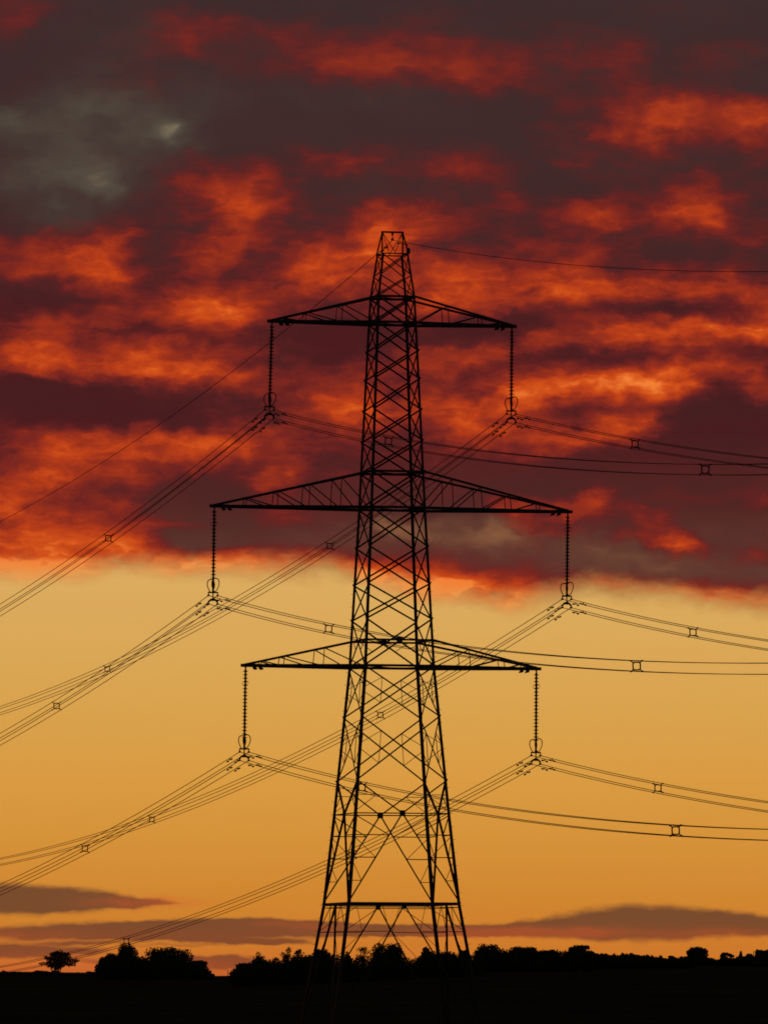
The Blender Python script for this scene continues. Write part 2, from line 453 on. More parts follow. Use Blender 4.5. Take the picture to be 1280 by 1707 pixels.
def terrain(x, y):
    x, y = np.asarray(x, float), np.asarray(y, float)
    px = 640 + F * x / np.maximum(y, 300)
    side = sst(300, 900, px)
    ridge = 8.35 + 2.75 * side
    z = ridge * (0.42 * sst(560, 1100, y) + 0.58 * sst(950, 1500, y))
    z = z - 16 * sst(1600, 3200, y)
    z = z + .16 * np.sin(x * .021 + 1.3) * np.sin(y * .013) * sst(560, 700, y) * (1 - sst(1300, 1500, y))
    return z + .10 * np.sin(x * .06 + y * .004) * sst(900, 1500, y) + .06 * np.sin(x * .17) * sst(900, 1500, y)


xs = np.unique(np.concatenate([np.linspace(-9000, -260, 24), np.linspace(-260, 260, 131), np.linspace(260, 9000, 24)]))
ys = np.unique(np.concatenate([np.linspace(-300, 500, 17), np.linspace(500, 1700, 121), np.linspace(1700, 20000, 40)]))
GX, GY = np.meshgrid(xs, ys)
GZ = terrain(GX, GY)
gm = MB()
nx = len(xs)
gm.v = list(zip(GX.ravel().tolist(), GY.ravel().tolist(), GZ.ravel().tolist()))
gm.f = [(j * nx + i, j * nx + i + 1, (j + 1) * nx + i + 1, (j + 1) * nx + i) for j in range(len(ys) - 1) for i in range(nx - 1)]
tag(gm.build('ground', GRASS, smooth_=True), kind='structure')


def gz(x, y):
    return float(terrain(x, y))


# ------------------------------------------------------------------ the pylon
TH = R(13.0)
AX = Vector((math.cos(TH), math.sin(TH), 0))          # along the arms
BX = Vector((-math.sin(TH), math.cos(TH), 0))         # along the line, away from the viewer
S = DIST / F                                          # metres per photo pixel at the pylon
CX = at(653.2, 850, DIST).x
ORI = Vector((CX, DIST, gz(CX, DIST)))


def zy(py):
    """height above the pylon's base of the level seen at photo row py on the pylon's axis"""
    return at(653.2, py, DIST).z - ORI.z


pylon = empty('lattice_pylon', ORI)
pylon.rotation_euler = (0, 0, TH)
tag(pylon, 'tall steel lattice pylon with three pairs of tapering cross arms against the sunset', 'pylon')

LEVELS = [(424, 45.0), (460, 54.0), (496, 64.0), (539, 68.5), (586, 72.6), (633, 76.5), (684.5, 80.8), (736, 85.2), (788, 90.0), (848, 94.6), (913, 100.4), (975, 106.2), (1034, 111.8),
          (1069, 115.6), (1112, 120.6), (1196, 133.6), (1303, 152.8), (1358, 163.0), (1508, 191.6), (1554, 206.0), (1610, 223.0), (1735, 262.0)]
_ly, _lw = [a for a, b in LEVELS], [b for a, b in LEVELS]


def half(py):
    return float(np.interp(py, _ly, _lw)) * S / 2


def corner(sx, sy, py, inset=0.0):
    h = half(py) - inset
    return Vector((sx * h, sy * h, zy(py) if py < 1735 else 0.0))


CORNERS = [(-1, -1), (1, -1), (1, 1), (-1, 1)]
FACES = [(0, 1, Vector((0, -1, 0))), (1, 2, Vector((1, 0, 0))), (2, 3, Vector((0, 1, 0))), (3, 0, Vector((-1, 0, 0)))]
PEAK_Y, PEAK_HX = 386.5, 17.5 * S


def leg_width(py):
    return float(np.interp(py, [386, 500, 850, 1112, 1358, 1735], [.10, .145, .165, .18, .205, .215]))


legs = []
for sx, sy in CORNERS:
    mb = MB()
    rows = [1735, 1508, 1358, 1112, 848, 539, 496, 424]
    for a, b in zip(rows[:-1], rows[1:]):
        p, q = corner(sx, sy, a), corner(sx, sy, b)
        w = (leg_width(a) + leg_width(b)) / 2
        t = w * .13
        prof = [(0, 0), (-w * sx, 0), (-w * sx, -t * sy), (-t * sx, -t * sy), (-t * sx, -w * sy), (0, -w * sy)]
        mb.prism(p, q, prof, Vector((1, 0, 0)), Vector((0, 1, 0)))
    p, q = corner(sx, sy, 424), Vector((sx * PEAK_HX, sy * .02, zy(PEAK_Y)))
    mb.angle(p, q, .085, (0, sy, 0))
    lg = mb.build('leg', STEEL, pylon)
    legs.append(lg)
    f_ = MB()
    b0 = corner(sx, sy, 1735)
    f_.lathe([(.42, -.4), (.42, .12), (.30, .18)], 12, b0)
    f_.build('concrete_footing', BRICK, pylon)

# step bolts climb two opposite legs, alternately on either flange
for (sx, sy), lg in ((CORNERS[1], legs[1]), (CORNERS[3], legs[3])):
    z, i = zy(1640), 0
    bm_x = MB()
    bm_x.tube([(0, 0, 0), (sx * .17, 0, 0)], .011, 5)
    bm_y = MB()
    bm_y.tube([(0, 0, 0), (0, sy * .17, 0)], .011, 5)
    mx, my = bm_x.mesh('step_bolt', STEEL), bm_y.mesh('step_bolt', STEEL)
    zrow = [(zy(r_), r_) for r_ in range(1700, 430, -5)]
    zz, rr_ = [a for a, b in zrow], [b for a, b in zrow]
    while z < zy(505):
        py = float(np.interp(z, zz, rr_))
        h = half(py)
        link('step_bolt', mx if i % 2 == 0 else my, lg, (sx * h, sy * (h - .05), z) if i % 2 == 0 else (sx * (h - .05), sy * h, z))
        z += .425 + random.uniform(-.012, .012)
        i += 1


def bar(name, p, q, w, nrm, off=0.0, w2=None):
    mb = MB()
    o = Vector(nrm) * off
    mb.angle(Vector(p) + o, Vector(q) + o, w, nrm, w2=w2)
    return mb.build(name, STEEL, pylon)


def lerp(a, b, t):
    return Vector(a) * (1 - t) + Vector(b) * t


PANELS = [424, 460, 496, 539, 586, 633, 684.5, 736, 788, 848, 913, 975, 1034, 1112, 1196, 1303]
for a, b in zip(PANELS[:-1], PANELS[1:]):
    nm = 'peak_brace' if b <= 496 else 'arm_panel_brace' if (a, b) in ((496, 539), (788, 848), (1034, 1112)) else 'diagonal_brace'
    w = .075 if b <= 496 else .114 if a < 1112 else .096
    for c0, c1, nrm in FACES:
        s0, s1 = CORNERS[c0], CORNERS[c1]
        ws = w if abs(nrm.y) > .5 else w * .72
        bar(nm, corner(*s0, a), corner(*s1, b), ws, nrm, .004, ws * .8)
        bar(nm, corner(*s1, a), corner(*s0, b), ws, nrm, -.03, ws * .8)
        if a in (1112, 1196):
            # quarter posts between the diagonals with short braces back to the leg
            A0, A1, B0, B1 = corner(*s0, a), corner(*s1, a), corner(*s0, b), corner(*s1, b)
            wa, wb = (A1 - A0).length, (B1 - B0).length
            t = wa / (wa + wb)                       # where the diagonals cross
            for (L0, L1, R0, R1) in ((A0, B0, A1, B1), (A1, B1, A0, B0)):
                up, dn = lerp(L0, R1, t / 2), lerp(L1, R0, (1 - t) / 2)
                bar('redundant_strut', up, dn, .04, nrm, -.05)
                midl = lerp(L0, L1, t)
                bar('redundant_brace', up, lerp(L0, L1, t - .03), .038, nrm, -.05)
                bar('redundant_brace', dn, lerp(L0, L1, t + .03), .038, nrm, -.05)

# small gussets where the diagonals meet the legs
for py in PANELS[4:9] + PANELS[10:13] + PANELS[14:]:
    for sx, sy in CORNERS:
        c = corner(sx, sy, py)
        mb = MB()
        mb.prism(c + Vector((sx * .12, sy * .006, .16)), c + Vector((sx * .12, sy * .022, .16)), [(-sx * .02, -.04), (-sx * .26, -.08), (-sx * .28, -.26), (-sx * .12, -.30)], Vector((1, 0, 0)), Vector((0, 0, 1)))
        mb.build('gusset_plate', STEEL, pylon)

# horizontal frames
for py, w in ((424, .08), (496, .15), (539, .16), (788, .15), (848, .16), (1069, .13), (1112, .16), (1358, .075), (1508, .17)):
    for c0, c1, nrm in FACES:
        p, q = corner(*CORNERS[c0], py), corner(*CORNERS[c1], py)
        bar('horizontal_beam', p, q, w, nrm, .012 if abs(nrm.y) > .5 else -.05)
    if py in (539, 848, 1112, 1508, 496, 788):
        for i, j in ((0, 2), (1, 3)):
            bar('plan_brace', corner(*CORNERS[i], py, .05) + Vector((0, 0, -.02 - .03 * i)), corner(*CORNERS[j], py, .05) + Vector((0, 0, -.02 - .03 * i)), .06, (0, 0, 1))
# the second, lighter rail under the waist beam
for c0, c1, nrm in FACES:
    p, q = corner(*CORNERS[c0], 1514), corner(*CORNERS[c1], 1514)
    bar('horizontal_beam', p, q, .05, nrm, -.06)

# peak frame over the earth wire
mb = MB()
zt = zy(PEAK_Y)
mb.box((0, 0, zt), (PEAK_HX + .06, 0, 0), (0, .07, 0), (0, 0, .055))
mb.build('peak_bar', STEEL, pylon)
for sy in (-1, 1):
    for sx in (-1, 1):
        h = half(424)
        bar('peak_brace', Vector((sx * PEAK_HX, 0, zt)), Vector((-sx * .04, sy * h, zy(424))), .045, (0, sy, 0), .01 * sx)
mb = MB()
mb.tube([(0, 0, zt), (0, 0, zt - .2), (0, 0, zt - .42)], .035, 6)
mb.lathe([(.05, -.08), (.08, -.04), (.08, .04), (.05, .08)], 8, (0, 0, zt - .12))
mb.box((0, 0, zt - .47), (.06, 0, 0), (0, .16, 0), (0, 0, .06))
mb.build('earth_wire_hanger', STEEL, pylon)
mb = MB()
c = corner(1, -1, 420) + Vector((-.02, .02, 0))
mb.box(c, (.11, 0, 0), (0, .10, 0), (0, 0, .17))
mb.box(c + Vector((0, 0, .20)), (.07, 0, 0), (0, .07, 0), (0, 0, .035))
mb.build('junction_box', PAINT, pylon)

# lower body: inverted K bracing on each face
for c0, c1, nrm in FACES:
    s0, s1 = CORNERS[c0], CORNERS[c1]
    side = abs(nrm.x) > .5
    mid = lambda py: (corner(*s0, py) + corner(*s1, py)) / 2
    K, G = mid(1358), mid(1510)
    for (l_, o_) in ((s0, s1), (s1, s0)):
        wm, wo_ = (.11, .125) if side else (.09, .09)
        bar('main_brace', corner(*l_, 1303), K, wm, nrm, .004, wo_)
        bar('main_brace', K, corner(*l_, 1508), wm * 1.05, nrm, .004, wo_)
        bar('main_brace', G, corner(*l_, 1735), wm * 1.05, nrm, .004, wo_)
        # upper half of the K: one strut and one brace
        n_ = lerp(corner(*l_, 1303), K, .44)
        bar('redundant_strut', n_, corner(*l_, 1327), .044, nrm, -.04)
        bar('redundant_brace', n_, corner(*l_, 1356), .04, nrm, -.05)
        # long half of the K: three struts with zigzag braces
        prev = corner(*l_, 1360)
        for py in (1394, 1431.5, 1470):
            t = (py - 1358) / 150.0
            d_ = lerp(K, corner(*l_, 1508), t)
            lg_ = corner(*l_, py)
            bar('redundant_strut', d_, lg_, .062 if py < 1440 else .044, nrm, -.04)
            bar('redundant_brace', prev, d_, .062 if py < 1400 else .042, nrm, -.05)
            prev = lg_
        # foot panel
        t = (1554.5 - 1510) / (1735 - 1510)
        d_ = lerp(G, corner(*l_, 1735), t)
        lg_ = corner(*l_, 1554.5)
        q_ = lerp(corner(*l_, 1512), G, .62)
        bar('redundant_strut', d_, lg_, .045, nrm, -.04)
        bar('redundant_brace', q_, d_, .034, nrm, -.05)
        bar('redundant_brace', q_, lg_, .04, nrm, -.06)
        t2 = (1612 - 1510) / (1735 - 1510)
        bar('redundant_strut', lerp(G, corner(*l_, 1735), t2), corner(*l_, 1612), .04, nrm, -.04)
        bar('redundant_brace', d_, lerp(lerp(G, corner(*l_, 1735), t2), corner(*l_, 1612), .5), .032, nrm, -.05)
    for P_, e in ((K, .19), (mid(1069), .20)):
        if P_ is not K and side:
            e = .12
        mb = MB()
        tx = Vector((1, 0, 0)) if not side else Vector((0, 1, 0))
        mb.box(P_ + nrm * .018, tx * e, nrm * .012, Vector((0, 0, e)))
        mb.build('gusset_plate', STEEL, pylon)
    if not side:
        mb = MB()
        mb.box(G + Vector((0, 0, -.12)) + nrm * .02, Vector((.16, 0, 0)), nrm * .012, Vector((0, 0, .13)))
        mb.build('gusset_plate', STEEL, pylon)
    # short redundants above the bottom arm
    for l_ in (s0, s1):
        up = lerp(corner(*l_, 1070), mid(1070), .30)
        bar('redundant_brace', up, lerp(mid(1069), corner(*l_, 1112), .34), .04, nrm, -.05)

# cross arms
ARMS = [('top', 496, 539, 210.0, [.10, .33, .67]), ('middle', 788, 848, 307.0, [.21, .41, .61, .81]), ('bottom', 1069, 1112, 253.0, [.14, .33, .66])]
TIPS = {}
for an, yt, yb, Lp, nodes in ARMS:
    for sx in (-1, 1):
        L = Lp * S
        zb, ztop = zy(yb) - .02, zy(yt)
        tip = Vector((sx * L, 0, zb))
        TIPS[(an, sx)] = ORI + AX * (sx * (L - .16)) + Vector((0, 0, zb - .12))
        hb, ht = half(yb), half(yt)
        mb = MB()
        for sy in (-1, 1):
            b0, t0 = Vector((sx * hb, sy * hb, zb)), Vector((sx * ht, sy * ht, ztop))
            te = tip + Vector((0, sy * .09, 0))
            n_ = Vector((0, sy, 0))
            mb.angle(b0, te, .19, n_, w2=.15)
            mb.angle(t0, te + Vector((-sx * .1, 0, .06)), .15, n_, w2=.12)
        mb.box(tip + Vector((0, 0, .01)), (.14, 0, 0), (0, .14, 0), (0, 0, .10))
        mb.box(tip + Vector((-sx * .62, 0, .03)), (.5, 0, 0), (0, .10, 0), (0, 0, .09))
        arm = mb.build('cross_arm', STEEL, pylon)
        # hanging brackets under the tip
        for dx in (.75, 1.15):
            m2 = MB()
            c = tip + Vector((-sx * dx, 0, -.13))
            m2.box(c, (.10, 0, 0), (0, .12, 0), (0, 0, .09))
            m2.box(c + Vector((-sx * .07, 0, -.09)), (.11, 0, .02), (0, .05, 0), (-.01, 0, .05))
            m2.build('hanging_bracket', STEEL, arm)
        for sy in (-1, 1):
            n_ = Vector((0, sy, 0))
            b0, t0 = Vector((sx * hb, sy * hb, zb)), Vector((sx * ht, sy * ht, ztop))
            bl = lambda t: lerp(tip + Vector((0, sy * .09, 0)), b0, t)
            tl = lambda t: lerp(tip + Vector((-sx * .1, sy * .09, .06)), t0, t)
            for i, t in enumerate(nodes):
                m2 = MB()
                m2.angle(tl(t), bl(t), .055, n_)
                m2.build('strut', STEEL, arm)
                t2 = nodes[i + 1] if i + 1 < len(nodes) else 1.0
                m2 = MB()
                m2.angle(tl(t), bl(t2 - .015), .075, n_)
                m2.build('arm_brace', STEEL, arm)
        # flat bracing between the two bottom chords
        ts = [.06] + nodes + [1.0]
        for i in range(len(ts) - 1):
            s_ = 1 if i % 2 else -1
            p = lerp(tip, Vector((sx * hb, s_ * hb, zb)), ts[i])
            q = lerp(tip, Vector((sx * hb, -s_ * hb, zb)), ts[i + 1])
            m2 = MB()
            m2.angle(p + Vector((0, 0, -.03)), q + Vector((0, 0, -.03)), .05, (0, 0, 1))
            m2.build('plan_brace', STEEL, arm)
            if 0 < i:
                p = lerp(tip, Vector((sx * hb, hb, zb)), ts[i])
                q = lerp(tip, Vector((sx * hb, -hb, zb)), ts[i])
                m2 = MB()
                m2.angle(p + Vector((0, 0, -.06)), q + Vector((0, 0, -.06)), .05, (0, 0, 1))
                m2.build('cross_tie', STEEL, arm)

# ------------------------------------------------------------------ insulator strings (one under each arm tip)
disc_mb = MB()
disc_mb.lathe([(.02, .075), (.055, .07), (.06, .03), (.09, .015), (.178, -.018), (.180, -.042), (.12, -.04), (.09, -.055), (.05, -.035), (.02, -.06)], 16)
DISC = disc_mb.mesh('insulator_disc', GLASS, True)
m_ = MB()
m_.tube([(0, 0, .03), (0, 0, -.22)], .03, 8)
m_.tube([Vector((.055 * math.cos(t), 0, -.1 + .07 * math.sin(t))) for t in np.linspace(0, 2 * math.pi, 10)[:-1]], .018, 6, True)
SHACKLE = m_.mesh('shackle', STEEL)


def racket(y, w, h, z0, r):
    """closed loop in the plane of the arms, wide at the top, drawn in to the yoke"""
    pts = []
    for t in np.linspace(0, 2 * math.pi, 25)[:-1]:
        zz = .5 - .5 * math.cos(t)
        pts.append((w * math.sin(t) * (.50 + .55 * zz ** .8) * .95, y * (.72 + .28 * zz), z0 + h * zz))
    return pts


m_ = MB()
m_.tube(racket(.80, .30, .86, 0, .02), .031, 6, True)
m_.tube([(0, .10, .02), (0, .6, .0)], .02, 6)
HORN_FAR = m_.mesh('arcing_horn', STEEL, True)
m_ = MB()
m_.tube(racket(-.80, .30, .86, 0, .02), .031, 6, True)
m_.tube([(0, -.10, .02), (0, -.6, .0)], .02, 6)
HORN_NEAR = m_.mesh('arcing_horn', STEEL, True)
small = []
for s_ in (1, -1):
    m_ = MB()
    m_.tube([(0, 0, 0), (0, s_ * .35, .02), (0, s_ * .46, -.02)], .014, 6)
    m_.tube([Vector((.10 * math.cos(t), s_ * .5, -.10 + .12 * math.sin(t))) for t in np.linspace(0, 2 * math.pi, 13)[:-1]], .013, 6, True)
    small.append(m_.mesh('upper_arcing_ring', STEEL, True))
m_ = MB()          # yoke, origin at the bundle centre
m_.box((0, 0, .47), (.34, 0, 0), (0, .03, 0), (0, 0, .045))
m_.tube([(0, 0, .55), (0, 0, .0)], .038, 8)
m_.prism(Vector((0, -.02, 0)), Vector((0, .02, 0)), [(-.08, .10), (.08, .10), (.20, .04), (.34, -.12), (.34, -.2), (.26, -.2), (.16, -.08), (-.16, -.08), (-.26, -.2), (-.34, -.2), (-.34, -.12), (-.20, .04)], Vector((1, 0, 0)), Vector((0, 0, 1)))
YOKE = m_.mesh('yoke_plate', STEEL)
CLAMPS = []
BDX, BDZ = .30, .275
for dx in (-BDX, BDX):
    for dz in (-BDZ, BDZ):
        m_ = MB()
        m_.tube([(dx * 1.05, 0, dz + .20), (dx, 0, dz + .03)], .034, 6)
        m_.tube([(dx, -.24, dz - .03), (dx, -.12, dz), (dx, .12, dz), (dx, .24, dz - .03)], [.035, .065, .065, .035], 8)
        CLAMPS.append(m_.mesh('suspension_clamp', STEEL))

CL = {('top', -1): (449, 690), ('middle', -1): (355, 1000), ('bottom', -1): (407, 1261), ('top', 1): (852, 697), ('middle', 1): (944.5, 1006), ('bottom', 1): (893, 1267)}
SIDE = {-1: 'left', 1: 'right'}
BUNDLE = {}
for (an, sx), (px, py) in CL.items():
    t = 0.0
    for _ in range(20):
        P = at(px, py, DIST + t * math.sin(TH))
        t = (P.x - CX) / math.cos(TH)
    BUNDLE[(an, sx)] = P
    top = TIPS[(an, sx)]
    d = (P - top)
    Ls = d.length
    root = empty('insulator_string', top)
    root.rotation_mode = 'QUATERNION'
    zq = (-d).normalized()
    xq = (AX - zq * AX.dot(zq)).normalized()
    yq = zq.cross(xq)
    root.rotation_quaternion = Matrix((xq, yq, zq)).transposed().to_quaternion()
    tag(root, 'ribbed insulator string hanging from the tip of the %s %s cross arm' % (SIDE[sx], an), 'insulator', 'insulator strings hanging from the cross arms')
    link('shackle', SHACKLE, root, (0, 0, .10))
    n, pitch = 20, .2262
    z0 = -.24
    last = z0 - (n - 1) * pitch
    for i in range(n):
        link('insulator_disc', DISC, root, (0, 0, z0 - i * pitch))
    m_ = MB()
    m_.tube([(0, 0, -.1), (0, 0, -Ls + .5)], .068, 8)
    m_.build('core_rod', STEEL, root)
    for me in small:
        link('upper_arcing_ring', me, root, (0, 0, z0 - 3 * pitch))
    link('arcing_horn', HORN_FAR, root, (0, 0, -Ls + .50))
    link('arcing_horn', HORN_NEAR, root, (0, 0, -Ls + .50))
    link('yoke_plate', YOKE, root, (0, 0, -Ls))
    for me in CLAMPS:
        link('suspension_clamp', me, root, (0, 0, -Ls))

# ------------------------------------------------------------------ conductors: four wires in each bundle, away to the left and towards the viewer on the right
BE = R(13.2)
BACK = {('top', -1): (-.10657, .00022), ('middle', -1): (-.10426, .00022), ('top', 1): (-.11462, .00025), ('bottom', -1): (-.10402, .00021), ('middle', 1): (-.11436, .00024), ('bottom', 1): (-.1091, .00022)}
FRONT = {('top', -1): (-.13095, .00030), ('top', 1): (-.13042, .00027), ('middle', -1): (-.11045, .00027), ('middle', 1): (-.11631, .00032), ('bottom', -1): (-.09554, .00027), ('bottom', 1): (-.09561, .00028)}


def span_point(P, s, sg, q):
    b = Vector((-math.sin(BE), math.cos(BE), 0)) * sg
    return P + b * s + Vector((0, 0, q[0] * s + q[1] * s * s))


def damper(mb, p, d):
    """stockbridge damper: clamp, short cable and two drooping weights, under the wire at p"""
    d = d.normalized()
    mb.box(p + Vector((0, 0, -.05)), d * .05, d.cross(Vector((0, 0, 1))) * .025, Vector((0, 0, .07)))
    a, b = p - d * .62 + Vector((0, 0, -.13)), p + d * .62 + Vector((0, 0, -.13))
    mb.tube([a, p + Vector((0, 0, -.10)), b], .014, 5)
    for e, s_ in ((a, 1), (b, -1)):
        mb.tube([e - d * .10 * s_, e + d * .22 * s_], .055, 8)


WHICH = {(-1, 1): 'upper outer', (1, 1): 'upper inner', (-1, -1): 'lower outer', (1, -1): 'lower inner'}
for sg, table, smax, going in ((1, BACK, 350, 'leftward'), (-1, FRONT, 330, 'rightward')):
    for key, q in table.items():
        an, sx = key
        P = BUNDLE[key]
        for ex in (-1, 1):
            for ez in (-1, 1):
                off = AX * (ex * BDX) + Vector((0, 0, ez * BDZ))
                ss = np.concatenate([np.linspace(0, 12, 7), np.linspace(18, smax, 70)])
                pts = [span_point(P, s, sg, q) + off for s in ss]
                mb = MB()
                mb.tube(pts, .0225, 6)
                wire = mb.build('power_line', ALU)
                inner_outer = WHICH[(ex * (1 if sx < 0 else -1), ez)]
                tag(wire, '%s of four wires running %s from the %s %s insulator string' % (inner_outer, going, SIDE[sx], an), 'power line', 'power lines strung from the pylon')
                dm = MB()
                s0 = 3.1 if ex * sg < 0 else 3.5
                p0, p1 = span_point(P, s0, sg, q) + off, span_point(P, s0 + .5, sg, q) + off
                damper(dm, p0, p1 - p0)
                dm.build('vibration_damper', STEEL, wire)

# the single earth wire from the peak, one span each way
E0 = at(654.5, 400, DIST)
for sg, q, smax, lab in ((1, (-.10921, .00026), 350, 'single earth wire sloping down left from the top of the pylon'), (-1, (-.13783, .00029), 330, 'single earth wire running right from the top of the pylon')):
    mb = MB()
    mb.tube([span_point(E0, s, sg, q) for s in np.concatenate([np.linspace(0, 12, 7), np.linspace(18, smax, 70)])], .0215, 6)
    w_ = mb.build('earth_wire', ALU)
    tag(w_, lab, 'earth wire', 'earth wires from the pylon top')
    for s0 in (2.2, 3.5):
        dm = MB()
        p0, p1 = span_point(E0, s0, sg, q), span_point(E0, s0 + .5, sg, q)
        damper(dm, p0, p1 - p0)
        dm.build('vibration_damper', STEEL, w_)

# bundle spacers: square frames with an arm out to each wire
m_ = MB()
e, c_ = .195, .07
loop = []
for (ax_, az_) in ((1, 1), (-1, 1), (-1, -1), (1, -1)):
    cx_, cz_ = ax_ * (e - c_), az_ * (e - c_)
    a0 = {(1, 1): 0, (-1, 1): 90, (-1, -1): 180, (1, -1): 270}[(ax_, az_)]
    for t in (0, 30, 60, 90):
        loop.append((cx_ + c_ * math.cos(R(a0 + t)), 0, cz_ + c_ * math.sin(R(a0 + t))))
m_.tube(loop, .038, 6, True)
FRAME = m_.mesh('spacer_frame', STEEL, True)
ARMM = []
for ax_ in (-1, 1):
    for az_ in (-1, 1):
        m_ = MB()
        m_.tube([(ax_ * .14, 0, az_ * .14), (ax_ * BDX, 0, az_ * BDZ)], .032, 6)
        m_.tube([(ax_ * BDX, -.09, az_ * BDZ), (ax_ * BDX, .09, az_ * BDZ)], .046, 8)
        ARMM.append(m_.mesh('spacer_arm', STEEL, True))
ORD = ['first', 'second', 'third']
for sg, table, spots, going in ((1, BACK, (53.4, 135.0), 'running away left'), (-1, FRONT, (33.8, 106.0), 'running off right')):
    for key, q in table.items():
        an, sx = key
        for i, s in enumerate(spots):
            if sg > 0 and sx < 0 and i == 1:
                continue                              # beyond the edge of the photograph
            if sg < 0 and sx > 0:
                s = {('top', 1): 31.3, ('middle', 1): 31.1, ('bottom', 1): 30.5}[key] if i == 0 else None
                if s is None:
                    continue
            P = span_point(BUNDLE[key], s, sg, q)
            d = (span_point(BUNDLE[key], s + 1, sg, q) - P).normalized()
            root = empty('bundle_spacer', P)
            root.rotation_euler = (0, R(random.uniform(-3, 3)), BE + R(random.uniform(-2, 2)))
            tag(root, 'square spacer, %s from the pylon, on the %s %s wires %s' % (ORD[i], SIDE[sx], an, going), 'spacer', 'spacers on the wire bundles')
            link('spacer_frame', FRAME, root)
            for me in ARMM:
                link('spacer_arm', me, root)


# ------------------------------------------------------------------ trees and hedges
def leaf_mesh(name, lobes, count, size, mat, gap=.35, seed=0, squash=1.0):
    """many small leaf clumps spread through the lobes (x, y, z, rx, ry, rz), thinned in patches"""
    g_ = np.random.default_rng(seed)
    vol = np.array([l[3] * l[4] * l[5] for l in lobes])
    pick = g_.choice(len(lobes), count, p=vol / vol.sum())
    d = g_.normal(size=(count, 3))
    d /= np.linalg.norm(d, axis=1)[:, None]
    r = g_.uniform(0, 1, count) ** .42
    ph = g_.uniform(0, 6.28, (6, 3))
    rough = sum(np.sin(d @ g_.normal(size=3) * (2.5 + 1.7 * k) + ph[k, 0]) for k in range(6)) / 6
    r = r * (1 + .22 * rough)
    L = np.array(lobes)[pick]
    P = L[:, :3] + d * r[:, None] * L[:, 3:]
    sc = np.mean([l[3] for l in lobes])
    f_ = sum(np.sin(P @ g_.normal(size=3) * (4.2 / max(sc, .5)) + ph[k, 1]) for k in range(6)) / 6
    keep = (f_ > (gap - 1) * .45 - .1) | (g_.uniform(size=count) < .25)
    P = P[keep]
    n = len(P)
    a = g_.normal(size=(n, 3))
    a /= np.linalg.norm(a, axis=1)[:, None]
    b = np.cross(a, g_.normal(size=(n, 3)))
    b /= np.linalg.norm(b, axis=1)[:, None]
    s = size * g_.uniform(.55, 1.35, n)[:, None]
    V = np.stack([P - a * s, P - b * s * .55, P + a * s, P + b * s * .55], 1).reshape(-1, 3)
    me = bpy.data.meshes.new(name)
    me.from_pydata(V.tolist(), [], [(4 * i, 4 * i + 1, 4 * i + 2, 4 * i + 3) for i in range(n)])
    me.materials.append(mat)
    me.update()
    return me


def wood_mesh(h, crown, r0, seed, many=7, straggle=1.0):
    g_ = random.Random(seed)
    mb = MB()
    fork = h * .34
    mb.tube([(0, 0, -.4), (0, 0, fork * .5), (g_.uniform(-.1, .1), 0, fork), (g_.uniform(-.2, .2), 0, h * .6), (g_.uniform(-.3, .3), 0, h * .8)], [r0 * 1.25, r0, r0 * .85, r0 * .5, r0 * .15], 7)
    for i in range(many):
        l = crown[i % len(crown)]
        a = g_.uniform(0, 6.28)
        tgt = Vector((l[0] + l[3] * .8 * math.cos(a), l[1] + l[4] * .6 * math.sin(a), l[2] + l[5] * g_.uniform(-.1, .8)))
        st_ = Vector((0, 0, fork * g_.uniform(.75, 1.25)))
        mid_ = st_.lerp(tgt, .5) + Vector((g_.uniform(-.3, .3), 0, .1 * h * straggle))
        mb.tube([st_, mid_, tgt], [r0 * .5, r0 * .32, r0 * .1], 5)
        for _ in range(4 if many > 8 else 0):
            q_ = mid_.lerp(tgt, g_.uniform(.2, .8))
            mb.tube([q_, q_ + Vector((g_.uniform(-1, 1), g_.uniform(-1, 1), g_.uniform(.1, .9))) * .13 * h], [r0 * .2, r0 * .06], 4)
    return mb.mesh('trunk', BARK)


SEED = [100]


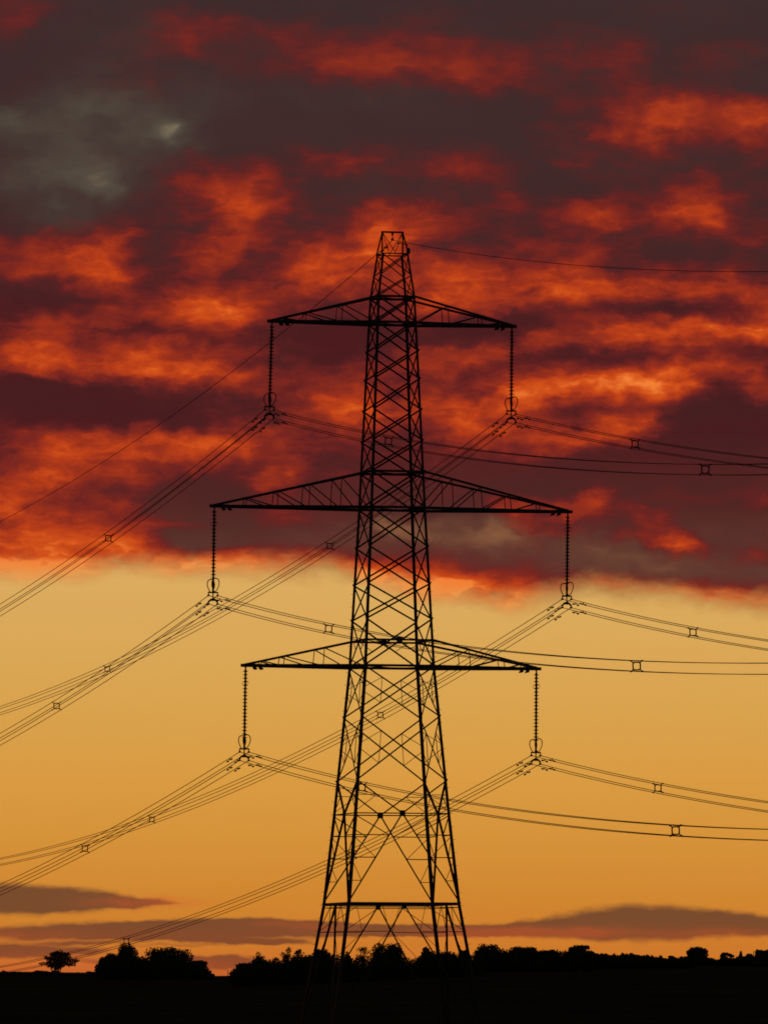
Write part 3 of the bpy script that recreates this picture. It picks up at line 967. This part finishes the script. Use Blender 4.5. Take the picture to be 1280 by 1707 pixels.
def tree(label, px, top, hw, Y, form='dome', mat=None, group='trees along the skyline', dens=1.0, base=None):
    SEED[0] += 1
    sd = SEED[0]
    g_ = random.Random(sd)
    x = at(px, top, Y).x
    zg = gz(x, Y)
    H = at(px, top, Y).z - zg
    w = hw * Y / F
    root = empty('tree', (x, Y, zg))
    tag(root, label, 'tree', group)
    lobes, gap, size, cnt = [], .3, .0085 * Y / 100 + .05, 2600
    if form == 'dome':
        lobes = [(0, 0, H * .52, w * .92, w * .92, H * .42)]
        for i in range(9):
            a = g_.uniform(0, 6.28)
            rr2 = g_.uniform(.35, .62)
            zz2 = g_.uniform(.38, .84)
            lobes.append((math.cos(a) * w * rr2, math.sin(a) * w * rr2, H * zz2, w * g_.uniform(.28, .42), w * .4, min(H * (1 - zz2), H * .22) * g_.uniform(.85, 1.05)))
        gap, cnt = .28, 8500
    elif form == 'open':
        for i in range(34):
            a, e_ = g_.uniform(0, 6.28), g_.uniform(-.55, 1.5)
            k_ = g_.uniform(.62, .86)
            lobes.append((math.cos(a) * math.cos(e_) * w * k_, math.sin(a) * math.cos(e_) * w * k_, H * (.54 + .46 * k_ * math.sin(e_)), w * g_.uniform(.16, .28), w * .24, H * g_.uniform(.06, .10)))
        lobes.append((0, 0, H * .58, w * .55, w * .55, H * .30))
        lobes.append((-w * .1, 0, H * .28, w * .3, w * .3, H * .26))
        gap, cnt = .6, 4600
    elif form == 'pointed':
        for i in range(6):
            t = i / 5
            lobes.append((g_.uniform(-.12, .12) * w, 0, H * (.25 + .62 * t), w * (1 - .80 * t ** 1.5), w * (1 - .8 * t ** 1.5), H * .15))
        gap, cnt = .3, 6000
    elif form == 'wispy':
        for i in range(16):
            t = g_.uniform(.50, .94)
            k_ = .8 * math.sqrt(max(.1, 1 - ((t - .68) / .32) ** 2))
            lobes.append((g_.uniform(-.8, .8) * w * k_, g_.uniform(-.6, .6) * w, H * t, w * .42, w * .4, H * .085))
        gap, cnt, size = .5, 900, .115
    elif form == 'umbrella':
        for i in range(9):
            a = g_.uniform(0, 6.28)
            rr2 = g_.uniform(.1, .8)
            lobes.append((math.cos(a) * w * rr2, math.sin(a) * w * rr2, H * (.90 - .32 * rr2 * rr2), w * .28, w * .28, H * .10))
        gap, cnt = .35, 3200
    elif form == 'column':
        for i in range(6):
            t = i / 5
            lobes.append((g_.uniform(-.15, .15) * w, 0, H * (.18 + .70 * t), w * (.95 - .5 * t * t), w * .9, H * .13))
        gap, cnt = .2, 2200
    link('crown', leaf_mesh('crown', lobes, int(cnt * dens), size, mat or LEAF, gap, sd), root)
    link('trunk', wood_mesh(H, lobes, max(.12, H * .028), sd, 12 if form in ('open', 'wispy', 'umbrella') else 7), root)
    return root


def hedge(label, px0, px1, tops, Y, seed, name='hedge', cat='hedge', thick=2.2, group='dark hedges along the fields'):
    g_ = random.Random(seed)
    xm = at((px0 + px1) / 2, 1600, Y).x
    z0 = gz(xm, Y)
    lobes = []
    n = max(4, int((px1 - px0) / 7))
    for i in range(n + 1):
        px = px0 + (px1 - px0) * i / n
        top = np.interp(px, [t[0] for t in tops], [t[1] for t in tops]) + g_.uniform(-2.5, 2.5)
        p = at(px, top, Y)
        zg = gz(p.x, Y)
        hgt = max(.6, p.z - zg)
        lobes.append((p.x - xm, g_.uniform(-.4, .4), zg - z0 + hgt * .46, 7.5 * Y / F * g_.uniform(.8, 1.3), thick, hgt * .52))
    me = leaf_mesh(name, lobes, min(26000, 1100 * n), .05 + Y * .000105, LEAF, .2, seed)
    o = link(name, me, None, (xm, Y, z0))
    tag(o, label, cat, group)
    return o


# far left, on the ridge
tree('open-crowned tree with thin branches standing alone on the left skyline', 97, 1584, 33, 1380, 'open', THIN)
tree('small tall tree with a knobbly top left of the broad dome tree', 213, 1572, 22, 1330, 'dome', dens=1.0)
tree('round shoulder of dark tree on the left flank of the knobbly tree', 186, 1590, 26, 1325, 'dome')
tree('broad dome-shaped tree, the widest on the left skyline', 283, 1578, 46, 1320, 'dome', dens=1.4)
tree('low ragged tree sloping down on the right of the broad dome tree', 326, 1602, 22, 1322, 'dome')
tree('squat filler tree under and between the knobbly and dome trees', 236, 1602, 30, 1318, 'dome')
# behind the pylon
tree('pointed dark tree left of the pylon beside the gap', 432, 1587, 25, 1223, 'pointed')
tree('low bushy tree left of the pointed tree by the gap', 408, 1606, 22, 1216, 'dome')
tree('thin pale see-through tree, the broader of two left of the pylon', 478, 1580, 13, 1237, 'wispy', THIN)
tree('thin pale see-through tree, the narrower of two left of the pylon', 497, 1583, 9, 1239, 'wispy', THIN)
tree('dark rounded tree behind the outer left leg of the pylon', 538, 1581, 20, 1202, 'dome')
tree('low dark tree just left of the pylon', 509, 1595, 15, 1206, 'dome')
tree('small pointed tree behind the inner left leg of the pylon', 579, 1587, 17, 1202, 'pointed')
tree('thin see-through tree between the left leg and the round tree under the pylon', 604, 1579, 14, 1237, 'wispy', THIN)
tree('large round tree standing in the middle under the pylon', 648, 1572, 33, 1195, 'dome', dens=1.3)
tree('small crown with loose leaves left of the inner right leg of the pylon', 711, 1577, 13, 1211, 'open')
tree('wide low dome tree behind the right legs of the pylon', 730, 1586, 44, 1197, 'dome', dens=1.3)
tree('small dark tree touching the outer right leg of the pylon', 774, 1583, 12, 1206, 'dome')
# right skyline
tree('round leafy tree immediately right of the pylon', 813, 1573, 26, 1250, 'dome', dens=.8)
tree('long flat-topped dark tree right of the round leafy tree', 874, 1578, 34, 1260, 'dome', dens=1.2)
tree('low shoulder tree between the flat-topped tree and the tall loose tree', 912, 1583, 22, 1262, 'dome')
tree('tall loose-crowned tree standing above the middle of the right skyline', 967, 1575, 25, 1270, 'open', dens=1.9)
tree('low round tree just right of the tall loose-crowned tree', 1003, 1592, 18, 1280, 'dome', dens=.7)
tree('small spiky tree between two low trees on the right skyline', 1037, 1589, 13, 1290, 'pointed', dens=.8)
tree('low wide tree left of the small square hut', 1068, 1595, 24, 1300, 'dome', dens=.7)
tree('compact round tree standing alone right of the small square hut', 1162, 1577, 19, 1340, 'dome', dens=.9)
tree('small umbrella-shaped tree with light showing beneath its crown', 1209, 1589, 14, 1350, 'umbrella')
tree('very narrow upright tree near the right edge', 1235, 1587, 3.6, 1350, 'column')
tree('tiny bushy tree in the row beside the narrow upright tree', 1249, 1590, 8, 1352, 'dome', dens=.4)
tree('dark round tree at the right edge of the skyline', 1272, 1583, 15, 1345, 'dome', dens=.8)

hedge('dark hedge and bushes running left from behind the pylon to the gap', 388, 525, [(388, 1617), (420, 1600), (460, 1598), (525, 1589)], 1185, 41)
hedge('dark hedge running beneath the pylon between its legs', 515, 800, [(515, 1592), (560, 1588), (600, 1596), (690, 1596), (740, 1588), (800, 1587)], 1180, 42)
hedge('dark hedge filling the skyline right of the pylon as far as the tall loose-crowned tree', 795, 985, [(795, 1587), (840, 1583), (900, 1585), (985, 1584)], 1240, 43)
hedge('ragged hedge running from the tall loose-crowned tree past the hut', 975, 1150, [(975, 1587), (1020, 1592), (1080, 1591), (1110, 1596), (1150, 1597)], 1285, 44)
hedge('low hedge along the ridge at the right edge under the round tree', 1140, 1300, [(1140, 1597), (1185, 1599), (1230, 1596), (1300, 1591)], 1330, 45)
hedge('low ragged hedge along the left ridge beside the lone open tree', -15, 170, [(-15, 1625), (40, 1627), (60, 1621), (130, 1623), (170, 1619)], 1400, 46)
hedge('patch of low bushes below the broad dome tree', 165, 352, [(165, 1606), (235, 1596), (250, 1600), (330, 1607), (356, 1627)], 1312, 47)

# the small hut on the right ridge and posts on the left one
p = at(1117.5, 1594, 1400)
zg = gz(p.x, 1400)
hut = empty('hut', (p.x, 1400, zg))
tag(hut, 'small square hut with a flat cap on the right skyline', 'hut')
hh = p.z - zg
mb = MB()
mb.box((0, 0, hh * .42 - .2), (.40, 0, 0), (0, .5, 0), (0, 0, hh * .42 + .2))
mb.build('wall', BRICK, hut)
mb = MB()
mb.box((0, 0, hh * .84 + .05), (.46, 0, 0), (0, .58, 0), (0, 0, .06))
mb.box((0, 0, hh * .84 + .16), (.34, 0, 0), (0, .42, 0), (0, 0, .05))
mb.build('roof', TILE, hut)

for px, top, lab in ((380, 1618, 'thin post on the ridge in the gap, the taller of the close pair'), (384, 1622, 'thin post on the ridge in the gap, the shorter of the close pair'),
                     (42, 1622, 'thin post on the ridge left of the lone open tree'), (6, 1617, 'post with a crosspiece on the ridge at the left edge'), (152, 1621, 'stout post on the ridge between the lone tree and the tree clump'),
                     (1256, 1586, 'thin post beside the narrow upright tree on the right skyline')):
    Y = 1430 if px < 1000 else 1360
    p = at(px, top, Y)
    zg = gz(p.x, Y)
    mb = MB()
    r_ = .16 if px == 152 else .07
    mb.tube([(0, 0, -.3), (0, 0, p.z - zg)], [r_, r_ * .8], 7)
    if px == 6:
        mb.box((0, 0, (p.z - zg) * .55), (.35, 0, 0), (0, .06, 0), (0, 0, .25))
    if px == 152:
        mb.box((0, 0, (p.z - zg) * .35), (.45, 0, 0), (0, .2, 0), (0, 0, (p.z - zg) * .3))
    o = mb.build('wooden_post', WOOD)
    o.location = (p.x, Y, zg)
    tag(o, lab, 'post', 'posts on the skyline')
